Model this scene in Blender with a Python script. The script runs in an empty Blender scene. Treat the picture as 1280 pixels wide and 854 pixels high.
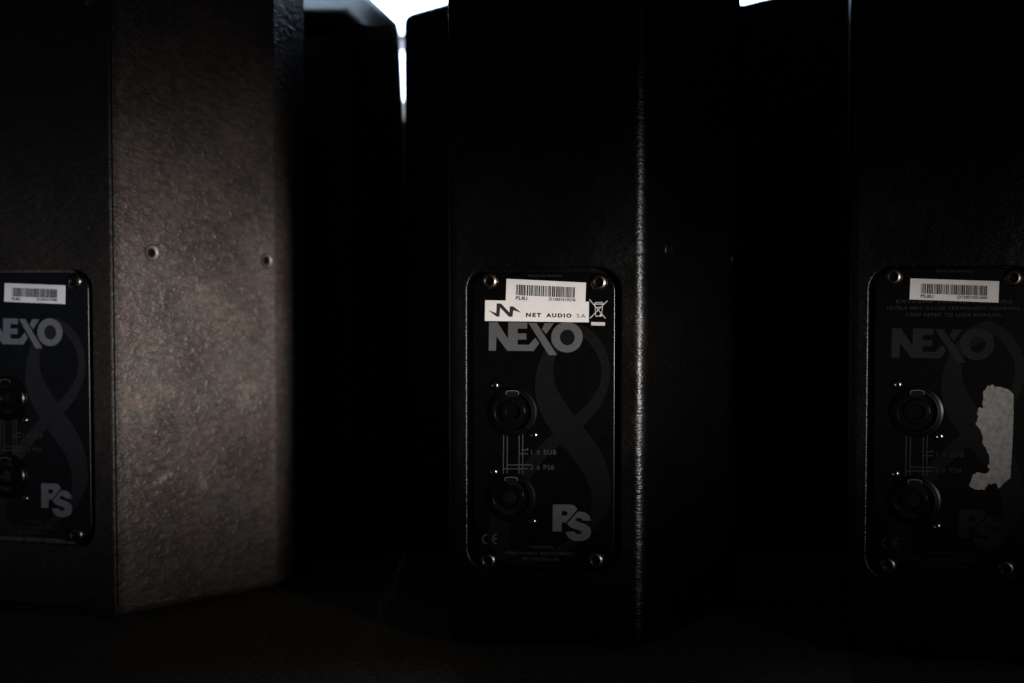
import bpy, bmesh, math, random
from mathutils import Vector, Matrix

random.seed(7)
scene = bpy.context.scene
COL = scene.collection
R = math.radians

# ------------------------------------------------------------------ camera
F = 1600.0                     # focal length in pixels of the 1280 px wide photograph
CAM = Vector((0, 0, 0.230))
PITCH = math.atan(65.0 / F)
cam_d = bpy.data.cameras.new('camera')
cam = bpy.data.objects.new('camera', cam_d); COL.objects.link(cam)
cam.location = CAM
cam.rotation_euler = (math.pi / 2 - PITCH, 0, 0)
cam_d.sensor_width = 36.0
cam_d.lens = F / 1280.0 * 36.0
cam_d.clip_start = 0.02; cam_d.clip_end = 50
cam_d.dof.use_dof = True
cam_d.dof.focus_distance = 0.79
cam_d.dof.aperture_fstop = 5.0
scene.camera = cam

# ------------------------------------------------------------------ world, lamps, exposure
w = bpy.data.worlds.new('World'); scene.world = w; w.use_nodes = True
bg = w.node_tree.nodes['Background']
bg.inputs[0].default_value = (0.45, 0.6, 1.0, 1); bg.inputs[1].default_value = 0.010

def aim(o, target):
    o.rotation_euler = (Vector(target) - o.location).to_track_quat('-Z', 'Y').to_euler()

ld = bpy.data.lights.new('spot_lamp', 'SPOT')
ld.energy = 76; ld.color = (1.0, 0.93, 0.87)
ld.spot_size = R(100); ld.spot_blend = 0.4; ld.shadow_soft_size = 0.075
lo = bpy.data.objects.new('spot_lamp', ld); COL.objects.link(lo)
lo.location = (0.55, 0.075, 0.170)
LAMP_AIM = Vector((-0.19, 0.93, 0.190)); aim(lo, LAMP_AIM)
# beam profile of the lamp: a soft flat oval hot spot plus a little spill
ld.use_nodes = True
lt = ld.node_tree; em = lt.nodes['Emission']
ldir = (LAMP_AIM - lo.location).normalized(); lright = ldir.cross(Vector((0, 0, 1))).normalized(); lup = lright.cross(ldir)
geo = lt.nodes.new('ShaderNodeNewGeometry')
def beam(axis, sigma):
    d = lt.nodes.new('ShaderNodeVectorMath'); d.operation = 'DOT_PRODUCT'; d.inputs[1].default_value = axis
    lt.links.new(geo.outputs['Incoming'], d.inputs[0])
    m1 = lt.nodes.new('ShaderNodeMath'); m1.operation = 'DIVIDE'; m1.inputs[1].default_value = sigma; lt.links.new(d.outputs['Value'], m1.inputs[0])
    m2 = lt.nodes.new('ShaderNodeMath'); m2.operation = 'POWER'; m2.inputs[1].default_value = 2.0; 
    ab = lt.nodes.new('ShaderNodeMath'); ab.operation = 'ABSOLUTE'; lt.links.new(m1.outputs[0], ab.inputs[0]); lt.links.new(ab.outputs[0], m2.inputs[0])
    return m2.outputs[0]
sm = lt.nodes.new('ShaderNodeMath'); sm.operation = 'ADD'
lt.links.new(beam(lup, 0.081), sm.inputs[0]); lt.links.new(beam(lright, 0.27), sm.inputs[1])
ng = lt.nodes.new('ShaderNodeMath'); ng.operation = 'MULTIPLY'; ng.inputs[1].default_value = -1.0; lt.links.new(sm.outputs[0], ng.inputs[0])
ex = lt.nodes.new('ShaderNodeMath'); ex.operation = 'EXPONENT'; lt.links.new(ng.outputs[0], ex.inputs[0])
sp = lt.nodes.new('ShaderNodeMath'); sp.operation = 'ADD'; sp.inputs[1].default_value = 0.010; lt.links.new(ex.outputs[0], sp.inputs[0])
lt.links.new(sp.outputs[0], em.inputs['Strength'])

fd = bpy.data.lights.new('cool_daylight', 'AREA')
fd.energy = 0.15; fd.color = (0.48, 0.62, 1.0); fd.shape = 'RECTANGLE'; fd.size = 0.6; fd.size_y = 0.7
fo = bpy.data.objects.new('cool_daylight', fd); COL.objects.link(fo)
fo.location = (-1.25, -0.05, 0.30); aim(fo, (-0.33, 0.88, 0.16))

vs = scene.view_settings
vs.view_transform = 'Standard'; vs.look = 'None'; vs.exposure = 0.0; vs.gamma = 1.0
vs.use_curve_mapping = False
scene.render.engine = 'CYCLES'

# ------------------------------------------------------------------ materials
def mat(name, base=(0, 0, 0), rough=0.5, metal=0.0, spec=0.5):
    m = bpy.data.materials.new(name); m.use_nodes = True
    b = m.node_tree.nodes['Principled BSDF']
    b.inputs['Base Color'].default_value = (*base, 1)
    b.inputs['Roughness'].default_value = rough
    b.inputs['Metallic'].default_value = metal
    b.inputs['Specular IOR Level'].default_value = spec
    return m, m.node_tree, b

def N(t, kind, **kw):
    n = t.nodes.new(kind)
    for k, v in kw.items():
        if k in n.inputs: n.inputs[k].default_value = v
        else: setattr(n, k, v)
    return n

def ramp(t, src, p0, p1, c0, c1):
    r = t.nodes.new('ShaderNodeValToRGB')
    r.color_ramp.elements[0].position = p0; r.color_ramp.elements[1].position = p1
    r.color_ramp.elements[0].color = (*c0, 1); r.color_ramp.elements[1].color = (*c1, 1)
    t.links.new(src, r.inputs[0]); return r.outputs[0]

def math_node(t, op, a, b):
    n = t.nodes.new('ShaderNodeMath'); n.operation = op
    for i, v in enumerate((a, b)):
        if isinstance(v, (int, float)): n.inputs[i].default_value = v
        else: t.links.new(v, n.inputs[i])
    return n.outputs[0]

def mixc(t, fac, a, b):
    n = t.nodes.new('ShaderNodeMix'); n.data_type = 'RGBA'
    for i, v in ((0, fac), (6, a), (7, b)):
        if isinstance(v, (int, float)): n.inputs[i].default_value = v
        elif isinstance(v, tuple): n.inputs[i].default_value = (*v, 1)
        else: t.links.new(v, n.inputs[i])
    return n.outputs[2]

def paint(name, clean, dust, dusty, scuffs=(), rough=0.42, seed=0.0, relief=0.0011, rear=1.0, spec=0.36, fine=0.30, chips=(), dents=0.0):
    """black structured cabinet paint: hammered relief, a film of dust in uneven patches, pale scuffs"""
    m, t, b = mat(name, clean, rough, 0.0, spec)
    tc = N(t, 'ShaderNodeTexCoord')
    mp = N(t, 'ShaderNodeMapping'); mp.inputs['Location'].default_value = (seed, seed * .7, seed * .3)
    t.links.new(tc.outputs['Object'], mp.inputs['Vector'])
    st = N(t, 'ShaderNodeMapping'); st.inputs['Scale'].default_value = (0.62, 0.62, 1.35)
    st.inputs['Rotation'].default_value = (0, R(14), 0)
    t.links.new(mp.outputs[0], st.inputs['Vector'])
    n1 = N(t, 'ShaderNodeTexNoise', Scale=190.0, Detail=2.0, Roughness=0.5, Distortion=0.6)
    t.links.new(st.outputs[0], n1.inputs['Vector'])
    n2 = N(t, 'ShaderNodeTexNoise', Scale=620.0, Detail=2.0)
    t.links.new(st.outputs[0], n2.inputs['Vector'])
    h = math_node(t, 'ADD', n1.outputs[0], math_node(t, 'MULTIPLY', n2.outputs[0], fine))
    n3 = N(t, 'ShaderNodeTexNoise', Scale=60.0, Detail=2.0)        # slow dents of the board below
    t.links.new(mp.outputs[0], n3.inputs['Vector'])
    h = math_node(t, 'ADD', h, math_node(t, 'MULTIPLY', n3.outputs[0], dents))
    bp = N(t, 'ShaderNodeBump'); bp.inputs['Strength'].default_value = 0.9; bp.inputs['Distance'].default_value = relief
    t.links.new(h, bp.inputs['Height']); t.links.new(bp.outputs[0], b.inputs['Normal'])
    # dust film
    d1 = N(t, 'ShaderNodeTexNoise', Scale=17.0, Detail=6.0, Roughness=0.6)
    t.links.new(mp.outputs[0], d1.inputs['Vector'])
    dm = ramp(t, d1.outputs[0], 0.33, 0.70, (0.42,) * 3, (1,) * 3)
    hue = N(t, 'ShaderNodeTexNoise', Scale=42.0, Detail=3.0)
    t.links.new(mp.outputs[0], hue.inputs['Vector'])
    dc = mixc(t, ramp(t, hue.outputs[0], 0.4, 0.62, (0,) * 3, (1,) * 3), dust, (dust[0] * 1.08, dust[1] * 0.90, dust[2] * 0.88))
    # dust lies in the dips of the relief
    dip = ramp(t, n1.outputs[0], 0.32, 0.66, (1,) * 3, (0.55,) * 3)
    fac = math_node(t, 'MULTIPLY', math_node(t, 'MULTIPLY', dm, dip), dusty)
    if rear < 1:                                  # rear face darkened in colour, standing in for its weaker light
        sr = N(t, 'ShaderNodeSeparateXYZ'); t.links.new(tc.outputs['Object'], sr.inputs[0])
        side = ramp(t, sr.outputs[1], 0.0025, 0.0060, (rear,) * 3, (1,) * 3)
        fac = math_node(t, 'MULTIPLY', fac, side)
    c = mixc(t, fac, clean, dc)
    # fine pale specks where the paint is chipped
    v = N(t, 'ShaderNodeTexNoise', Scale=330.0, Detail=1.0)
    t.links.new(mp.outputs[0], v.inputs['Vector'])
    c = mixc(t, math_node(t, 'MULTIPLY', ramp(t, v.outputs[0], 0.755, 0.79, (0,) * 3, (1,) * 3), min(.6, dusty)), c, (0.16, 0.15, 0.14))
    # single scuffs with a shape of their own: (centre, half length, half width, slope) on the flared side, in side coordinates
    if scuffs or chips:
        sx = N(t, 'ShaderNodeSeparateXYZ'); t.links.new(tc.outputs['Object'], sx.inputs[0])
        wob = N(t, 'ShaderNodeTexNoise', Scale=230.0, Detail=5.0, Roughness=0.75)
        t.links.new(tc.outputs['Object'], wob.inputs['Vector'])
        onside = math_node(t, 'GREATER_THAN', sx.outputs[1], 0.006); onrear = math_node(t, 'LESS_THAN', sx.outputs[1], 0.003)
        for (cy, cz, a, bb, ang, amt), ax_, where in [(k_, 1, onside) for k_ in scuffs] + [(k_, 0, onrear) for k_ in chips]:
            dy = math_node(t, 'SUBTRACT', sx.outputs[ax_], cy); dz = math_node(t, 'SUBTRACT', sx.outputs[2], cz)
            ca, sa = math.cos(ang), math.sin(ang)
            u = math_node(t, 'ADD', math_node(t, 'MULTIPLY', dy, ca / a), math_node(t, 'MULTIPLY', dz, sa / a))
            q = math_node(t, 'ADD', math_node(t, 'MULTIPLY', dy, -sa / bb), math_node(t, 'MULTIPLY', dz, ca / bb))
            r2 = math_node(t, 'ADD', math_node(t, 'MULTIPLY', u, u), math_node(t, 'MULTIPLY', q, q))
            r2 = math_node(t, 'ADD', r2, math_node(t, 'MULTIPLY', math_node(t, 'SUBTRACT', wob.outputs[0], 0.5), 8.0))
            k = ramp(t, r2, 0.0, 1.0, (1,) * 3, (0,) * 3)
            c = mixc(t, math_node(t, 'MULTIPLY', math_node(t, 'MULTIPLY', k, where), amt), c, (0.17, 0.155, 0.14))
    t.links.new(c, b.inputs['Base Color'])
    rr = ramp(t, d1.outputs[0], 0.3, 0.7, (rough - .05,) * 3, (rough + .12,) * 3)
    t.links.new(rr, b.inputs['Roughness'])
    return m

SCUFFS = [(0.034, 0.098, 0.010, 0.0022, 0.45, 0.9), (0.060, 0.090, 0.003, 0.009, 0.2, 0.55), (0.018, 0.149, 0.0016, 0.0016, 0, 1.0),
          (0.062, 0.232, 0.006, 0.004, 0.3, 0.35), (0.092, 0.150, 0.010, 0.012, 0.0, 0.35), (0.030, 0.158, 0.012, 0.008, 0.3, 0.25)]
M = {}
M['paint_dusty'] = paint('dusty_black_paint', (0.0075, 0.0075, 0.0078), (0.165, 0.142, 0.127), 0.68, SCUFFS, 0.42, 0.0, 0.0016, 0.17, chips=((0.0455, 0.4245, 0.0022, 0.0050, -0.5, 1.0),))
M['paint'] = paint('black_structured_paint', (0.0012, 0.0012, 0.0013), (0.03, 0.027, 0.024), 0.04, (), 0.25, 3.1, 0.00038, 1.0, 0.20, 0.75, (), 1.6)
M['paint_far'] = paint('black_structured_paint_far', (0.0022, 0.0022, 0.0024), (0.03, 0.03, 0.03), 0.05, (), 0.44, 8.2, 0.0002)

def simple(name, base, rough, metal=0.0, spec=0.5, nscale=0.0, namt=0.0, bump=0.0):
    m, t, b = mat(name, base, rough, metal, spec)
    if nscale:
        tc = N(t, 'ShaderNodeTexCoord')
        n = N(t, 'ShaderNodeTexNoise', Scale=nscale, Detail=5.0, Roughness=0.65)
        t.links.new(tc.outputs['Object'], n.inputs['Vector'])
        lo_ = tuple(c * (1 - namt) for c in base); hi_ = tuple(min(1, c * (1 + namt)) for c in base)
        t.links.new(ramp(t, n.outputs[0], 0.3, 0.7, lo_, hi_), b.inputs['Base Color'])
        if bump:
            bp = N(t, 'ShaderNodeBump'); bp.inputs['Strength'].default_value = 0.6; bp.inputs['Distance'].default_value = bump
            t.links.new(n.outputs[0], bp.inputs['Height']); t.links.new(bp.outputs[0], b.inputs['Normal'])
    return m

M['plate'] = simple('plate_black', (0.0010, 0.0010, 0.0011), 0.22, 0, 0.3, 260, 0.5, 0.00004)
M['plate_left'] = simple('plate_worn_black', (0.0030, 0.0030, 0.0033), 0.28, 0, 0.35, 260, 0.5, 0.00004)  # slightly paler black than the other plates
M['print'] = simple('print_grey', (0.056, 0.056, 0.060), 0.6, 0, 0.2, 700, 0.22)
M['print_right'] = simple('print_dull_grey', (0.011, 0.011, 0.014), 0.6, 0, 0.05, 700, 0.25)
M['print_line'] = simple('print_line_grey', (0.036, 0.036, 0.036), 0.6, 0, 0.2, 900, 0.35)
M['print_small'] = simple('print_small_grey', (0.038, 0.037, 0.037), 0.6, 0, 0.2, 900, 0.5)
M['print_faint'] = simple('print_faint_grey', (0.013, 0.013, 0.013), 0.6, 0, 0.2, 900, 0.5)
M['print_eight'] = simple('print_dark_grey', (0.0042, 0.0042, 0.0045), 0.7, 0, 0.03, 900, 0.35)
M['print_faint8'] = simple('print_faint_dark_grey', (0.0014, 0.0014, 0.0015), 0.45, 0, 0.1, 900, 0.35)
M['print_eight_left'] = simple('print_blue_grey', (0.012, 0.0135, 0.017), 0.6, 0, 0.15, 900, 0.35)  # blue side light put into the colour of the left figure
M['print_left'] = simple('print_pale_grey', (0.105, 0.115, 0.145), 0.6, 0, 0.2, 700, 0.2)  # left lettering tinted and lightened for the bluish light on it
M['paper'] = simple('label_paper', (0.57, 0.55, 0.545), 0.55, 0, 0.3, 70, 0.07)
M['paper_cool'] = simple('label_paper_cool', (0.68, 0.71, 0.80), 0.55, 0, 0.3, 70, 0.08)  # same paper, with the bluish light from the left in its colour
M['ink'] = simple('label_ink', (0.012, 0.012, 0.012), 0.55, 0, 0.3)
M['symbol'] = simple('symbol_white', (0.42, 0.41, 0.41), 0.55, 0, 0.3, 900, 0.3)
M['brass'] = simple('darkened_screw_metal', (0.15, 0.128, 0.112), 0.30, 1.0, 0.5, 500, 0.5)
M['steel'] = simple('black_screw_metal', (0.16, 0.15, 0.14), 0.18, 1.0, 0.5, 500, 0.3)
M['hole'] = simple('socket_hole_black', (0.001, 0.001, 0.001), 0.7, 0, 0.1)  # flat black that stands in for the shade inside holes
M['zinc'] = simple('insert_zinc', (0.15, 0.135, 0.12), 0.5, 1.0, 0.5, 900, 0.35)
M['black_zinc'] = simple('insert_blackened', (0.02, 0.02, 0.02), 0.45, 1.0, 0.5, 900, 0.35)  # zinc darkened to stand in for the shade on the cabinet side
M['rubber'] = simple('foot_rubber', (0.008, 0.008, 0.008), 0.8, 0, 0.2, 300, 0.3)
M['socket'] = simple('socket_plastic', (0.0012, 0.0012, 0.0013), 0.26, 0, 0.2, 600, 0.3)
M['notch'] = simple('socket_key_grey', (0.085, 0.084, 0.084), 0.5, 0, 0.3)
M['residue'] = simple('torn_sticker_paper', (0.20, 0.193, 0.187), 0.85, 0, 0.1, 420, 0.30, 0.0006)
M['carpet'] = simple('dark_carpet', (0.125, 0.105, 0.078), 0.95, 0, 0.05, 240, 0.55, 0.003)
M['wall'] = simple('dark_wall', (0.012, 0.012, 0.013), 0.9, 0, 0.1, 8, 0.2)
M['frame'] = simple('window_frame_dark', (0.02, 0.022, 0.025), 0.6)

def glow(name, col, s):
    m = bpy.data.materials.new(name); m.use_nodes = True
    t = m.node_tree; t.nodes.clear()
    e = t.nodes.new('ShaderNodeEmission'); o = t.nodes.new('ShaderNodeOutputMaterial')
    e.inputs[0].default_value = (*col, 1); e.inputs[1].default_value = s
    t.links.new(e.outputs[0], o.inputs[0]); return m
M['daylight'] = glow('daylight_pane', (0.58, 0.78, 1.0), 7.0)
M['blind_low'] = glow('daylight_through_low_blind', (0.85, 0.9, 1.0), 0.45)  # weak emission, added to fade the window light downward
M['blind'] = glow('daylight_through_blind', (0.72, 0.77, 1.0), 0.75)

# ------------------------------------------------------------------ helpers
def link(name, me, m, parent=None, smooth=None, wn=False):
    o = bpy.data.objects.new(name, me); COL.objects.link(o)
    if m is not None: me.materials.clear(); me.materials.append(m)
    if parent is not None: o.parent = parent
    if smooth is not None:
        me.polygons.foreach_set('use_smooth', [True] * len(me.polygons))
        me.set_sharp_from_angle(angle=R(smooth))
    if wn:
        md = o.modifiers.new('weighted', 'WEIGHTED_NORMAL'); md.keep_sharp = True
    return o

def from_bm(bm, name='mesh'):
    me = bpy.data.meshes.new(name); bm.normal_update(); bm.to_mesh(me); bm.free(); return me

def prism(outline, lo_, hi_, axis='z'):
    """closed prism of a 2D outline; axis z: (x,y) outline, axis y: (x,z) outline"""
    bm = bmesh.new()
    f = (lambda p, k: (p[0], p[1], k)) if axis == 'z' else (lambda p, k: (p[0], k, p[1]))
    a = [bm.verts.new(f(p, lo_)) for p in outline]; b = [bm.verts.new(f(p, hi_)) for p in outline]
    n = len(outline)
    bm.faces.new(a); bm.faces.new(b[::-1])
    for i in range(n): bm.faces.new((a[i], b[i], b[(i + 1) % n], a[(i + 1) % n]))
    bmesh.ops.recalc_face_normals(bm, faces=bm.faces)
    return bm

def rrect(w_, h_, r, seg=8):
    pts = []
    for cx, cy, a0 in ((w_ / 2 - r, h_ / 2 - r, 0), (-w_ / 2 + r, h_ / 2 - r, 90), (-w_ / 2 + r, -h_ / 2 + r, 180), (w_ / 2 - r, -h_ / 2 + r, 270)):
        for k in range(seg + 1):
            a = R(a0 + 90 * k / seg); pts.append((cx + r * math.cos(a), cy + r * math.sin(a)))
    return pts

def lathe(profile, seg=40, mtx=None, bm=None):
    """profile (r, h): revolved about the local -y axis (h grows towards the viewer, i.e. y = -h)"""
    bm = bm or bmesh.new(); rings = []; new = []
    for r, h in profile:
        if r < 1e-7: v = [bm.verts.new((0, -h, 0))]
        else: v = [bm.verts.new((r * math.cos(2 * math.pi * k / seg), -h, r * math.sin(2 * math.pi * k / seg))) for k in range(seg)]
        rings.append(v); new += v
    for a, b in zip(rings, rings[1:]):
        if len(a) == 1 and len(b) == 1: continue
        for k in range(seg):
            k2 = (k + 1) % seg
            if len(a) == 1: bm.faces.new((a[0], b[k], b[k2]))
            elif len(b) == 1: bm.faces.new((a[k], b[0], a[k2]))
            else: bm.faces.new((a[k], b[k], b[k2], a[k2]))
    if mtx is not None: bmesh.ops.transform(bm, matrix=mtx, verts=new)
    bmesh.ops.recalc_face_normals(bm, faces=bm.faces)
    return bm

def flat(polys, y):
    """flat print facing the viewer: polygons in (x, z) at depth y, triangulated with holes through scanfill"""
    bm = bmesh.new()
    for k, loops in enumerate(polys):
        if len(loops[0]) and isinstance(loops[0][0], (int, float)): loops = [loops]
        edges = []
        for lp in loops:
            vs_ = [bm.verts.new((p[0], y, p[1])) for p in lp]
            edges += [bm.edges.new((vs_[i], vs_[(i + 1) % len(vs_)])) for i in range(len(vs_))]
        bmesh.ops.triangle_fill(bm, use_beauty=True, use_dissolve=False, edges=edges)
    for f in bm.faces:
        f.normal_update()
        if f.normal.y > 0: f.normal_flip()
    return from_bm(bm)

def strip(a, b, w_):
    a = Vector(a); b = Vector(b); d = (b - a).normalized(); n = Vector((-d.y, d.x)) * w_ / 2
    return [tuple(a + n), tuple(b + n), tuple(b - n), tuple(a - n)]

def polyline(pts, w_):
    return [strip(p, q, w_) for p, q in zip(pts, pts[1:])]

def ellipse(cx, cy, rx, ry, n=44, a0=0, a1=360):
    full = a1 - a0 == 360
    return [(cx + rx * math.cos(R(a0 + (a1 - a0) * k / (n if full else n - 1))), cy + ry * math.sin(R(a0 + (a1 - a0) * k / (n if full else n - 1)))) for k in range(n)]

def text_mesh(s, width, height, y, origin, ux=(1, 0), bold=0.0, align='LEFT', spacing=1.0):
    """lettering fitted into width x height, base line starting at origin (x, z), running along ux"""
    c = bpy.data.curves.new('text', 'FONT'); c.body = s; c.size = 1.0; c.offset = bold; c.space_character = spacing
    c.resolution_u = 3
    o = bpy.data.objects.new('text', c); COL.objects.link(o)
    dg = bpy.context.evaluated_depsgraph_get()
    me = bpy.data.meshes.new_from_object(o.evaluated_get(dg))
    bpy.data.objects.remove(o); bpy.data.curves.remove(c)
    xs = [v.co.x for v in me.vertices]; ys = [v.co.y for v in me.vertices]
    x0, x1, y0, y1 = min(xs), max(xs), min(ys), max(ys)
    if not any(ch in s for ch in '(),QJ'): pass
    ux = Vector(ux).normalized(); uy = Vector((-ux.y, ux.x))
    for v in me.vertices:
        a = (v.co.x - x0) / (x1 - x0) * width; b = (v.co.y - y0) / (y1 - y0) * height
        if align == 'CENTER': a -= width / 2
        p = Vector(origin) + ux * a + uy * b
        v.co = (p.x, y, p.y)
    return me

def join_meshes(mes):
    bm = bmesh.new()
    for me in mes: bm.from_mesh(me); bpy.data.meshes.remove(me)
    return from_bm(bm)

def boolean(me, cutters):
    o = bpy.data.objects.new('t', me); COL.objects.link(o); tmp = []
    for c in cutters:
        k = bpy.data.objects.new('c', c); COL.objects.link(k); tmp.append(k)
        md = o.modifiers.new('b', 'BOOLEAN'); md.operation = 'DIFFERENCE'; md.object = k; md.solver = 'EXACT'
    dg = bpy.context.evaluated_depsgraph_get()
    out = bpy.data.meshes.new_from_object(o.evaluated_get(dg))
    for k in [o] + tmp: bpy.data.objects.remove(k)
    return out

def tag(o, label=None, cat=None, group=None, kind=None):
    if label: o['label'] = label
    if cat: o['category'] = cat
    if group: o['group'] = group
    if kind: o['kind'] = kind
    return o

# ------------------------------------------------------------------ the setting
bm = bmesh.new()
bmesh.ops.create_grid(bm, x_segments=2, y_segments=2, size=3.0)
bmesh.ops.translate(bm, verts=bm.verts, vec=(0, 0.6, 0))
tag(link('floor', from_bm(bm), M['carpet']), kind='structure')
bm = bmesh.new()
bmesh.ops.create_cube(bm, size=1.0, matrix=Matrix.Translation((0.2, 2.75, 1.55)) @ Matrix.Diagonal((4.4, 0.1, 3.1, 1)))
tag(link('wall', from_bm(bm), M['wall']), kind='structure')

# window in the wall behind: frame, transom, panes
def box(x0, x1, y0, y1, z0, z1):
    b_ = bmesh.new()
    bmesh.ops.create_cube(b_, size=1.0, matrix=Matrix.Translation(((x0 + x1) / 2, (y0 + y1) / 2, (z0 + z1) / 2)) @ Matrix.Diagonal((x1 - x0, y1 - y0, z1 - z0, 1)))
    return from_bm(b_)
WX0, WX1, WZ0, WZ1 = -0.75, 0.66, 0.60, 2.90
win = bpy.data.objects.new('window', None); COL.objects.link(win); win.location = (0, 2.70, 0)
tag(win, 'bright overexposed window shining through the gaps behind the black speakers', 'window')
ZT = 0.754
fr = bmesh.new()
for (x0, x1, z0, z1) in ((WX0 - .05, WX1 + .05, WZ1, WZ1 + .05), (WX0 - .05, WX1 + .05, WZ0 - .068, WZ0 - .018), (WX0 - .05, WX0, WZ0, WZ1), (WX1, WX1 + .05, WZ0, WZ1)):
    bmesh.ops.create_cube(fr, size=1.0, matrix=Matrix.Translation(((x0 + x1) / 2, -0.02, (z0 + z1) / 2)) @ Matrix.Diagonal((x1 - x0, 0.04, z1 - z0, 1)))
link('frame', from_bm(fr), M['frame'], win)
link('transom', box(WX0, WX1, -.035, -.001, ZT - .004, ZT + .004), M['frame'], win)
link('pane', box(WX0, WX1, -.012, -.002, ZT + .004, WZ1), M['daylight'], win)
link('blind', box(WX0, WX1, -.014, -.002, ZT - .030, ZT - .004), M['blind'], win)
link('pane', box(WX0, WX1, -.012, -.002, WZ0 + .025, ZT - .030), M['daylight'], win)
link('blind', box(WX0, WX1, -.014, -.002, WZ0 - .018, WZ0 + .025), M['blind_low'], win)  # added dim glow, softens the lower end of the light slit

# black cabinets of the row behind
def inset(poly, d):
    """parallel offset of a convex polygon (x, z), bottom edge (first to second point) kept"""
    n = len(poly); lines = []
    for i in range(n):
        p = Vector(poly[i]); q = Vector(poly[(i + 1) % n]); e = (q - p).normalized()
        lines.append((p + Vector((-e.y, e.x)) * (0 if i == 0 else d), e))
    out = []
    for i in range(n):
        (p, e), (q, g) = lines[i - 1], lines[i]
        t = ((q - p).x * g.y - (q - p).y * g.x) / (e.x * g.y - e.y * g.x)
        out.append(tuple(p + e * t))
    return out

def soften(poly, r, seg=5):
    """round the corners of a profile except the two at the floor"""
    if r <= 0: return list(poly)
    out = [poly[0], poly[1]]; n = len(poly)
    for i in range(2, n):
        p = Vector(poly[i]); a = (Vector(poly[i - 1]) - p); b = (Vector(poly[(i + 1) % n]) - p)
        k = min(r, a.length * .45, b.length * .45)
        s_, e_ = p + a.normalized() * k, p + b.normalized() * k
        for j in range(seg + 1):
            u = j / seg; out.append(tuple(s_ * (1 - u) ** 2 + p * 2 * u * (1 - u) + e_ * u * u))
    return out

def back_cabinet(profile, y0, y1, rad, label, soft=0.012, slope=None, rear=0.010):
    """moulded cabinet: profile (x, z) of the face towards the viewer, its rim rolled over with radius rad"""
    profile = soften(profile, soft); b_ = bmesh.new(); rings = []; n = len(profile)
    rows = [(rad * (1 - math.sin(R(a))), y0 + rad * (1 - math.cos(R(a)))) for a in range(0, 91, 9)] + [(rear, y1)]
    if slope:                                      # a long chamfer instead: (rise, depth)
        ri, de = slope; a0 = math.atan2(de, ri); rr_ = 0.026; rows = []
        for k in range(10):
            a = a0 * k / 9; rows.append((ri + rr_ * (math.sin(a0) - math.sin(a)), y0 + rr_ * (1 - math.cos(a))))
        yk = rows[-1][1]
        rows += [(ri * (1 - u), yk + de * u) for u in (.25, .5, .75, 1.0)] + [(0, yk + de + .01), (rear, y1)]
    for d, y in rows:
        rings.append([b_.verts.new((x, y, z)) for x, z in inset(profile, d)])
    b_.faces.new(rings[0]); b_.faces.new(rings[-1][::-1])
    for a, b in zip(rings, rings[1:]):
        for i in range(n): b_.faces.new((a[i], b[i], b[(i + 1) % n], a[(i + 1) % n]))
    bmesh.ops.recalc_face_normals(b_, faces=b_.faces)
    xs = [p[0] for p in profile]; cx = (min(xs) + max(xs)) / 2; cy = (y0 + y1) / 2
    bmesh.ops.translate(b_, verts=b_.verts, vec=(-cx, -cy, 0))
    root = bpy.data.objects.new('back_cabinet', None); COL.objects.link(root); root.location = (cx, cy, 0)
    link('body', from_bm(b_), M['paint_far'], root, 40)
    return tag(root, label, 'speaker cabinet')
back_cabinet([(-.42, 0), (-.0935, 0), (-.0950, .350), (-.1000, .4560), (-.1012, .4630), (-.1300, .4900), (-.42, .491)], 1.08, 1.38, 0.036,
             'black cabinet with slanted top shoulder behind the dusty speaker, left of the light slit', 0, (0.022, 0.0385), 0.036)
back_cabinet([(-.0922, 0), (.135, 0), (.135, .85), (-.038, .85), (-.046, .477), (-.0922, .464)], 1.10, 1.36, 0.008,
             'black cabinet right of the light slit, half hidden behind the two label speaker', 0.008, None, 0.006)  # unseen upper part raised to block window light and reflections
back_cabinet([(.139, 0), (.52, 0), (.52, .85), (.345, .85), (.272, .500), (.250, .4865), (.222, .4825), (.196, .4760), (.190, .85), (.139, .85)], 1.12, 1.40, 0.004,
             'black cabinet with rounded shoulder in the dark gap beside the torn sticker speaker', 0.006, None, 0.003)  # unseen tall ends and notch shaped to hold back window light

# ------------------------------------------------------------------ loudspeakers
H = 0.480                                   # cabinet height
FLARE = Vector((0.068, 0.115))              # right side: flared panel, then a short straight cheek
OUT = [(-0.0635, 0), (0.060, 0), (0.060 + FLARE.x, FLARE.y), (0.060 + FLARE.x, FLARE.y + .058), (-0.0632, FLARE.y + .058)]
PLATE_Y = 0.0016                            # plate surface lies this far below the rear face

class Spk:
    def __init__(s, x, y, phi, dz):
        s.o = Vector((x, y, 0)); s.phi = R(phi); s.dz = dz
        s.ax = Vector((math.cos(s.phi), -math.sin(s.phi), 0)); s.ay = Vector((math.sin(s.phi), math.cos(s.phi), 0))
    def loc(s, px, py, depth=PLATE_Y):
        """pixel -> (x, z) on the plane parallel to the rear panel at that depth (local metres)"""
        fw = Vector((0, math.cos(PITCH), -math.sin(PITCH))); up = Vector((0, math.sin(PITCH), math.cos(PITCH)))
        d = fw + Vector((1, 0, 0)) * ((px - 640) / F) - up * ((py - 427) / F)
        p0 = s.o + s.ay * depth
        t = (p0 - CAM).dot(s.ay) / d.dot(s.ay)
        q = CAM + d * t - s.o
        return (q.dot(s.ax), q.z)

SC = Spk(0.0225, 0.800, 5, 0)
SL = Spk(-0.330, 0.8825, 14, 0.001)
SR = Spk(0.2672, 0.7688, 14, 0.0025)
def cpts(lst): return [SC.loc(x, y) for x, y in lst]
def zpts(lst, x0, y0, s): return cpts([(x0 + x / s, y0 + y / s) for x, y in lst])

PC = SC.loc(679.5, 524.5)                   # plate centre
PW, PH = 0.0955, 0.1900

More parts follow.
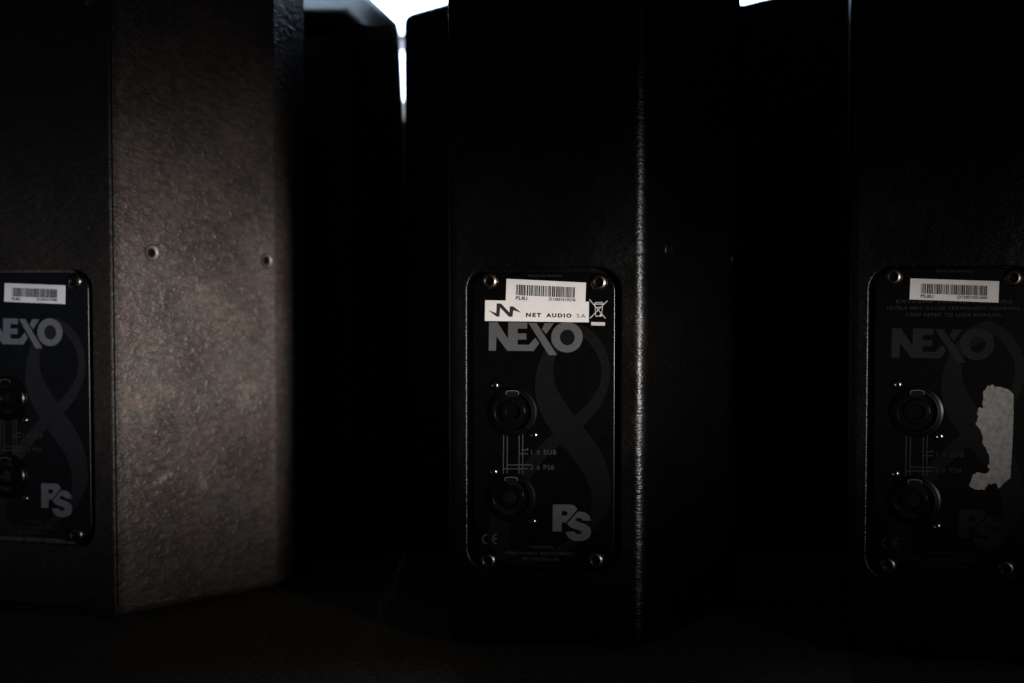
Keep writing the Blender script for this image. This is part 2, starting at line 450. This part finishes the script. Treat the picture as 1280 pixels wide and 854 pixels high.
LIFT = 0.0040                               # rubber feet keep the cabinet off the floor
def cabinet_mesh(edge=0.0066, seam=False):
    b_ = prism(OUT, LIFT, H)
    if seam:                                       # crisp upright edges, rounded bottom
        low = [e for e in b_.edges if all(abs(v.co.z - LIFT) < 1e-6 for v in e.verts)]
        bmesh.ops.bevel(b_, geom=low, offset=0.008, segments=5, profile=0.5, affect='EDGES')
        up_ = [e for e in b_.edges if abs((e.verts[0].co - e.verts[1].co).normalized().z) > .999 and e.calc_length() > .2]
        bmesh.ops.bevel(b_, geom=up_, offset=edge, segments=4, profile=0.5, affect='EDGES')
    else:
        bmesh.ops.bevel(b_, geom=list(b_.edges), offset=edge, segments=8, profile=0.5, affect='EDGES')
    me = from_bm(b_)
    # recess for the plate, with an eased lip
    c = bmesh.new()
    lr = 0.0015
    rows = [(lr * (1 - math.sin(R(a))), lr * (1 - math.cos(R(a)))) for a in (8, 20, 33, 48, 66, 90)]
    rows = [(rows[0][0] + .0036, rows[0][1] - .0005)] + rows + [(0.0, 0.0072)]
    rings = []
    for grow, y in rows:
        rings.append([c.verts.new((PC[0] + x, y, PC[1] + z)) for x, z in rrect(PW + 2 * grow, PH + 2 * grow, 0.0135 + grow, 10)])
    n = len(rings[0])
    c.faces.new(rings[0]); c.faces.new(rings[-1][::-1])
    for a, b in zip(rings, rings[1:]):
        for i in range(n): c.faces.new((a[i], b[i], b[(i + 1) % n], a[(i + 1) % n]))
    bmesh.ops.recalc_face_normals(c, faces=c.faces)
    cut = [from_bm(c)]
    for t_, z in INSERTS:
        cut.append(from_bm(lathe([(0, .010), (.0058, .010), (.0058, -.014), (0, -.014)], 28, insert_matrix(t_, z))))
    if seam:                                       # open joint between rear panel and flared side
        d_ = FLARE.normalized(); n_ = Vector((SN.x, SN.y))
        a = Vector((0.060, 0)) + d_ * 0.0006; b = Vector((0.060, 0)) + d_ * 0.0026
        cut.append(from_bm(prism([tuple(a + n_ * .004), tuple(b + n_ * .004), tuple(b - n_ * .0022), tuple(a - n_ * .0022)], LIFT + .009, H - .004)))
    return boolean(me, cut)

SN = Vector((FLARE.y, -FLARE.x, 0)).normalized()            # outward normal of the flared side
INSERTS = [(0.2335, 0.2555), (0.945, 0.2515)]
def insert_matrix(t_, z):
    p = Vector((0.060 + FLARE.x * t_, FLARE.y * t_, z))
    q = Vector((0, -1, 0)).rotation_difference(SN)
    return Matrix.Translation(p) @ q.to_matrix().to_4x4()
CABINET = cabinet_mesh()
CABINET_SEAM = cabinet_mesh(0.0014, True)

plate_b = prism([(PC[0] + x, PC[1] + z) for x, z in rrect(PW - .0062, PH - .0062, 0.0112, 10)], PLATE_Y, PLATE_Y + .0052, 'y')
fe = [e for e in plate_b.edges if all(abs(v.co.y - PLATE_Y) < 1e-6 for v in e.verts)]
bmesh.ops.bevel(plate_b, geom=fe, offset=0.0007, segments=3, profile=0.5, affect='EDGES')
PLATE = from_bm(plate_b)

Y0 = PLATE_Y
# the figure 8: two overlapping strokes of changing width (photo pixels of the middle plate)
def ribbon(pts, y):
    out = []
    def cr(p0, p1, p2, p3, t): return 0.5 * ((2 * p1) + (-p0 + p2) * t + (2 * p0 - 5 * p1 + 4 * p2 - p3) * t * t + (-p0 + 3 * p1 - 3 * p2 + p3) * t ** 3)
    P = [pts[0]] + list(pts) + [pts[-1]]
    for i in range(1, len(P) - 2):
        for k in range(6):
            out.append([cr(P[i - 1][j], P[i][j], P[i + 1][j], P[i + 2][j], k / 6) for j in range(3)])
    out.append(list(pts[-1]))
    b_ = bmesh.new(); prev = None
    for i, (x, y_, w_) in enumerate(out):
        a = out[max(0, i - 1)]; c = out[min(len(out) - 1, i + 1)]
        d = Vector((c[0] - a[0], c[1] - a[1])).normalized(); n = Vector((-d.y, d.x)) * w_ / 2
        q = [b_.verts.new((lambda u: (u[0], y, u[1]))(SC.loc(x + s * n.x, y_ + s * n.y))) for s in (-1, 1)]
        if prev: b_.faces.new((prev[0], prev[1], q[1], q[0]))
        prev = q
    for f in b_.faces:
        f.normal_update()
        if f.normal.y > 0: f.normal_flip()
    return from_bm(b_)
EIGHT_HEAVY = [(726, 413, 20), (708, 421, 22), (693, 434, 16), (684, 450, 17), (681, 470, 22), (683, 490, 28), (692, 512, 33), (709, 537, 34), (728, 560, 34), (742, 582, 31), (750, 606, 27), (751, 628, 23), (743, 650, 16), (725, 670, 12), (704, 685, 9), (680, 697, 7)]
EIGHT_LIGHT = [(712, 410, 8), (724, 412, 12), (738, 421, 13), (750, 437, 12), (757, 458, 11), (755, 482, 11), (744, 504, 14), (726, 524, 16), (706, 541, 17), (686, 558, 16), (666, 579, 16), (648, 604, 19), (633, 632, 24), (624, 660, 27), (626, 684, 24), (640, 697, 14), (662, 701, 9), (682, 697, 7)]

NEXO_Z = dict(x0=600, y0=395, s=9.143)
NE = [(103, 72), (200, 72), (320, 262), (325, 72), (540, 75), (540, 145), (430, 145), (430, 200), (530, 200), (530, 270), (430, 270), (430, 328), (560, 330), (632, 250), (677, 312), (613, 402), (312, 398), (188, 235), (183, 398), (100, 398)]
X1 = [(553, 78), (645, 80), (880, 447), (788, 450)]
X2 = [(740, 82), (845, 82), (755, 208), (708, 150)]
def brand_polys(dy):
    z = lambda l: zpts([(x, y + dy * 9.143) for x, y in l], **NEXO_Z)
    return [z(NE), z(X1), z(X2), [z(ellipse(994, 244, 180, 174)), z(ellipse(998, 246, 85, 90))]]
PZ = dict(x0=680, y0=620, s=12.2)
P_OUT = [(135, 130), (400, 130), (450, 140), (490, 170), (510, 208), (335, 405), (270, 405), (270, 540), (130, 540)]
P_IN = [(272, 230), (340, 230), (358, 245), (362, 265), (345, 298), (272, 300)]
S_ = [(515, 240), (580, 240), (650, 262), (692, 305), (712, 375), (590, 375), (570, 345), (530, 338), (495, 342), (480, 362), (500, 385), (560, 405), (640, 435), (700, 480), (718, 550), (705, 610), (660, 660), (590, 685), (530, 690), (440, 680), (375, 640), (345, 590), (332, 545), (465, 545), (485, 575), (520, 585), (560, 578), (580, 555), (560, 530), (500, 512), (430, 490), (380, 460), (350, 420)]
SERIES = flat([[zpts(P_OUT, **PZ), zpts(P_IN, **PZ)], zpts(S_, **PZ)], Y0 - .00016)
LW = 0.00062
def L(a, b, w_=LW): return strip(SC.loc(*a), SC.loc(*b), w_)
def layered(polys, y, dy=0.00001):
    return join_meshes([flat([p], y - i * dy) for i, p in enumerate(polys)])
def ctext(s, x0, x1, yb, yt, y, bold=0.0, spacing=1.0):
    a = SC.loc(x0, yb); b = SC.loc(x1, yb); c = SC.loc(x0, yt)
    return text_mesh(s, b[0] - a[0], c[1] - a[1], y, a, (1, 0), bold, 'LEFT', spacing)
YT = Y0 - .00014
DIAGRAM = join_meshes([layered([L((629.5, 543), (629.2, 593)), L((634.3, 543), (634, 592)), L((649, 543), (648.8, 592)), L((653.6, 543), (653.2, 593)),
                                L((652, 562.5), (660, 562.5)), L((659.6, 562), (659.6, 559.8)), L((648, 567.2), (660, 567.2)),
                                L((633, 581.2), (664, 581.2)), L((629, 586), (660, 586))], YT),
                       ctext('1 ± SUB', 664, 695.5, 568, 562, YT - .0002, 0.004, 1.15), ctext('2 ± PS8', 662.8, 692.5, 587, 581, YT - .0002, 0.004, 1.15)])
WARN = join_meshes([ctext('WARNING', 661, 691, 685.2, 682, YT, .006, 1.1), ctext('OPERATE ONLY WITH CORRECT', 631, 717, 692.8, 689.3, YT, .006), ctext('TD CONTROLLER', 653, 699, 700.2, 696.8, YT, .006, 1.1)])
ORIGIN = ctext('MADE IN FRANCE', 661, 703, 346.4, 343.4, YT, .004, 1.1)
def ring_arc(cx, cy, r, w_, a0, a1, n=14):
    o_ = [(cx + (r + w_ / 2) * math.cos(R(a0 + (a1 - a0) * k / (n - 1))), cy - (r + w_ / 2) * math.sin(R(a0 + (a1 - a0) * k / (n - 1)))) for k in range(n)]
    i_ = [(cx + (r - w_ / 2) * math.cos(R(a0 + (a1 - a0) * k / (n - 1))), cy - (r - w_ / 2) * math.sin(R(a0 + (a1 - a0) * k / (n - 1)))) for k in range(n)]
    return cpts(o_ + i_[::-1])
CE = layered([ring_arc(609.5, 674, 6, 2.0, 100, 260), ring_arc(622.0, 674, 6, 2.0, 100, 260), L((616.5, 674), (621.5, 674), .0009)], YT)
# crossed out bin on the middle plate
def bz(x, y): return (690 + x / 12.2, 335 + y / 12.2)
BIN = layered([L(bz(570, 480), bz(815, 770), .0005), L(bz(845, 500), bz(578, 770), .0005), L(bz(655, 560), bz(668, 735), .0004), L(bz(775, 560), bz(752, 735), .0004),
               L(bz(665, 735), bz(752, 735), .0005), L(bz(645, 552), bz(785, 552), .0006), L(bz(660, 528), bz(770, 524), .0004), L(bz(645, 552), bz(660, 528), .0004), L(bz(785, 552), bz(770, 524), .0004), L(bz(695, 603), bz(745, 603), .0008),
               cpts(ellipse(690 + 748 / 12.2, 335 + 722 / 12.2, 1.7, 1.7, 12)), cpts([(739, 402.6), (756.2, 403), (756.2, 407.2), (739, 406.9)])], YT, .000012)

def quad_sheet(q, y, th=0.00014):
    """thin label sheet with four corners (TL, TR, BR, BL) in (x, z)"""
    b_ = bmesh.new()
    f_ = [b_.verts.new((x, y, z)) for x, z in q]; k_ = [b_.verts.new((x, y + th, z)) for x, z in q]
    b_.faces.new(f_); b_.faces.new(k_[::-1])
    for i in range(4): b_.faces.new((f_[i], k_[i], k_[(i + 1) % 4], f_[(i + 1) % 4]))
    bmesh.ops.recalc_face_normals(b_, faces=b_.faces)
    return from_bm(b_)
def bil(q, u, v):
    tl, tr, br, bl = [Vector(p) for p in q]
    return tuple((tl * (1 - u) + tr * u) * (1 - v) + (bl * (1 - u) + br * u) * v)

def barcode_label(root, S, px, serial, paper, seed):
    q = [S.loc(*p) for p in px]
    y = Y0 - .0004
    o = link('barcode_label', quad_sheet(q, y, .0003), paper, root)
    rnd = random.Random(seed); bars = []; u = 0.125
    while u < 0.865:
        w_ = rnd.choice((1, 1, 2, 2, 3)) * 0.0060
        bars.append([bil(q, u, .23), bil(q, min(u + w_, .872), .23), bil(q, min(u + w_, .872), .70), bil(q, u, .70)])
        u += w_ + rnd.choice((1, 1, 1, 2)) * 0.0052
    bars[0] = [bil(q, .125, .23), bil(q, .131, .23), bil(q, .131, .70), bil(q, .125, .70)]
    link('barcode', flat(bars, y - .00006), M['ink'], o)
    ux = Vector(q[1]) - Vector(q[0]); W = ux.length; hh = (Vector(q[3]) - Vector(q[0])).length
    t1 = text_mesh('PS.8U', W * .145, hh * .165, y - .00006, bil(q, .125, .905), ux, .028)
    t2 = text_mesh(serial, W * .335, hh * .175, y - .00006, bil(q, .54, .905), ux, .026)
    link('label_text', join_meshes([t1, t2]), M['ink'], o)
    return o

# lathe meshes shared by all three speakers
SCREW = lathe([(0, -.004), (.0053, -.004), (.0055, .0000), (.0054, .0006), (.0049, .0015), (.0041, .0021), (.0031, .00235), (.0026, .0020), (.0023, .0008), (.0023, -.0006), (0, -.0012)], 36)
SCREW = from_bm(SCREW)
SMALL = from_bm(lathe([(0, -.003), (.0029, -.003), (.0030, .0003), (.0028, .0009), (.0021, .0015), (.0013, .0016), (.0011, .0008), (0, .0005)], 28))
SOCK = from_bm(lathe([(0, -.003), (.0156, -.003), (.0157, .0008), (.0153, .0014), (.0140, .0017), (.0134, .0024), (.0120, .0026), (.0115, .0021), (.0111, -.0012), (.0106, -.0020), (.0080, -.0020), (.0077, .0010), (.0074, .0016), (.0050, .0017), (.0044, .0012), (.0040, -.0018), (0, -.0020)], 56))
FOOT = from_bm(lathe([(0, 0), (.0085, 0), (.0090, .0012), (.0082, .0075), (0, .0078)], 24, Matrix.Rotation(R(-90), 4, 'X')))
BORE_SHADE = from_bm(lathe([(0, -.004), (.0026, -.004), (.0026, -.0003), (0, -.0003)], 24))
INS = from_bm(lathe([(0, -.010), (.0056, -.010), (.0056, -.0005), (.0055, .0002), (.0051, .0006), (.0036, .0005), (.0027, .0001), (.0024, -.0090), (0, -.0092)], 32))

def speaker(S, label, paint_m, plate_m, print_m, eight_m, brand_dy, cabinet=None, small=None):
    root = bpy.data.objects.new('loudspeaker', None); COL.objects.link(root)
    root.location = S.o; root.rotation_euler = (0, 0, -S.phi)
    tag(root, label, 'loudspeaker', 'loudspeakers standing in a row')
    link('cabinet', (cabinet or CABINET).copy(), paint_m, root, 40, True)
    pl = link('connector_plate', PLATE.copy(), plate_m, root, 40, True); pl.location.z = S.dz
    def onplate(name, me, m): return link(name, me, m, pl)
    onplate('figure_eight', join_meshes([ribbon(EIGHT_LIGHT, Y0 - .00005), ribbon(EIGHT_HEAVY, Y0 - .00009)]), eight_m)
    onplate('brand_lettering', flat(brand_polys(brand_dy), Y0 - .00018), print_m)
    onplate('series_lettering', SERIES.copy(), print_m)
    onplate('wiring_diagram', DIAGRAM.copy(), small or M['print_line'])
    onplate('warning_text', WARN.copy(), small or M['print_small'])
    onplate('conformity_mark', CE.copy(), small or M['print_line'])
    onplate('origin_text', ORIGIN.copy(), M['print_faint'])
    for px, py in ((612, 351.5), (748.5, 353), (610, 700.5), (744.5, 700)):
        x, z = SC.loc(px, py)
        o = link('plate_screw', SCREW.copy(), M['brass'], root, 35)
        o.location = (x, Y0, z + S.dz); o.rotation_euler = (0, random.uniform(0, 6), 0)
    for px, py, scr in ((641, 514.5, ((618, 482), (666.5, 544))), (639.5, 622, ((616.5, 590), (665, 652)))):
        x, z = SC.loc(px, py)
        so = link('speaker_socket', SOCK.copy(), M['socket'], root, 35); so.location = (x, Y0, z + S.dz)
        r0 = .01335; aw = 17; pts = []
        for k in range(9):
            a = R(90 + aw - 2 * aw * k / 8); pts.append((r0 * math.cos(a), r0 * math.sin(a)))
        pts = [(pts[0][0], pts[0][1] - .0019)] + pts + [(pts[-1][0], pts[-1][1] - .0019)]
        link('key_notch', layered(polyline(pts, .00042), -.0030, .000004), M['notch'], so)
        kh = [(-.0036, .0096), (.0036, .0096), (.0036, .0126), (-.0036, .0126)]
        link('key_slot', flat([kh], -.00275), M['hole'], so)
        for sx, sz in scr:
            x, z = SC.loc(sx, sz)
            o = link('socket_screw', SMALL.copy(), M['steel'], root, 35); o.location = (x, Y0, z + S.dz)
    for fx, fy in ((-.042, .022), (.044, .022), (-.042, .142), (.105, .142)):
        o = link('foot', FOOT.copy(), M['rubber'], root, 35); o.location = (fx, fy, 0)
    for t_, z in INSERTS:
        o = link('threaded_insert', INS.copy(), M['zinc'] if cabinet else M['black_zinc'], root, 35); o.matrix_local = insert_matrix(t_, z)
        link('bore', BORE_SHADE.copy(), M['hole'], o)  # black plug painted in place of the shade in the bore
    return root, pl

# middle speaker, two labels
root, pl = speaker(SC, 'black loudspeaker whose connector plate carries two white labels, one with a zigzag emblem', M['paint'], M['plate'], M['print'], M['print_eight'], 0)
barcode_label(root, SC, [(633.2, 348.6), (732.6, 353.4), (731.6, 381.5), (632.2, 377)], '(21)001019578', M['paper'], 3)
q = [SC.loc(*p) for p in ((606.6, 375.4), (736.3, 377.2), (736, 403), (606.1, 401.2))]
yl = Y0 - .00085
cl = link('company_label', quad_sheet(q, yl, .0004), M['paper'], root)
EMB = [(130, 645), (250, 690), (258, 540), (325, 543), (452, 680), (458, 585), (510, 587), (632, 682), (510, 645), (498, 745), (445, 745), (310, 605), (300, 742), (255, 742)]
link('emblem', flat([zpts(EMB, 600, 335, 12.2)], yl - .00006), M['ink'], cl)
ux = Vector(q[1]) - Vector(q[0])
def ltext(s, x0, x1, yb, yt, bold, sp):
    a = SC.loc(x0, yb); b = SC.loc(x1, yb); c = SC.loc(x0, yt)
    return text_mesh(s, b[0] - a[0], c[1] - a[1], yl - .00006, a, ux, bold, 'LEFT', sp)
link('company_lettering', join_meshes([ltext('NET', 657.5, 676.7, 396.3, 391.0, .055, 1.35), ltext('AUDIO', 682.8, 714.5, 396.8, 391.5, .055, 1.35), ltext('SA', 721, 732, 397.2, 392.4, 0.0, 1.3)]), M['ink'], cl)
link('crossed_bin_symbol', BIN, M['symbol'], pl)

# left speaker, dusty
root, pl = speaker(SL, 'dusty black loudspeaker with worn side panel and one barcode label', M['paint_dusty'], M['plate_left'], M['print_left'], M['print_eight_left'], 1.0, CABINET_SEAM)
barcode_label(root, SL, [(6.3, 354), (81.9, 356.8), (81.5, 380.2), (5.6, 377.2)], '(21)001019485', M['paper_cool'], 5)

# right speaker, torn sticker
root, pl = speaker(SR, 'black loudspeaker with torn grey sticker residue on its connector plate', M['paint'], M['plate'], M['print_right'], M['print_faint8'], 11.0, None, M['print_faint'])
barcode_label(root, SR, [(1138, 348.1), (1248.9, 351.7), (1248, 378.4), (1136.9, 374.3)], '(21)001021009', M['paper'], 9)
def rtext(s, x0, x1, yb, yt):
    a = SR.loc(x0, yb); b = SR.loc(x1, yb); c = SR.loc(x0, yt)
    return text_mesh(s, b[0] - a[0], c[1] - a[1], YT, a, (1, 0), .005, 'LEFT', 1.05)
o = link('caution_text', join_meshes([rtext('EXTREME SOUND PRESSURE', 1120, 1266, 379, 374.8), rtext('LEVELS MAY CAUSE PERMANENT HEARING', 1109, 1274, 387, 383), rtext('LOSS REFER TO USER MANUAL', 1133, 1252, 395.4, 391.2)]), M['print_faint'], pl)
o.location.z = -SR.dz
RES = [(255, 65), (272, 72), (290, 60), (310, 80), (340, 78), (370, 85), (405, 100), (437, 130), (437, 300), (430, 480), (422, 610), (415, 730), (385, 748), (352, 775), (330, 800), (318, 770), (300, 760), (278, 772), (255, 765), (235, 810), (205, 806), (170, 810), (140, 795), (120, 775), (138, 740), (150, 700), (180, 685), (215, 692), (250, 690), (272, 665), (250, 640), (268, 620), (262, 560), (240, 510), (215, 475), (218, 430), (205, 390), (170, 345), (185, 290), (178, 262), (190, 225), (220, 230), (216, 190), (225, 140), (222, 115)]
# ragged edge: extra points with a little tear noise
rag = []
for i, p in enumerate(RES):
    n_ = RES[(i + 1) % len(RES)]; rag.append(p)
    straight = 7 <= i <= 10
    d = math.dist(p, n_)
    for k in range(1, int(d / 9)):
        t_ = k / int(d / 9); j = 0.6 if straight else 4.0
        rag.append((p[0] + (n_[0] - p[0]) * t_ + random.uniform(-j, j), p[1] + (n_[1] - p[1]) * t_ + random.uniform(-j, j)))
poly = [SR.loc(1190 + x / 5.69, 470 + y / 5.69) for x, y in rag]
link('sticker_residue', flat([poly], Y0 - .00022), M['residue'], root)
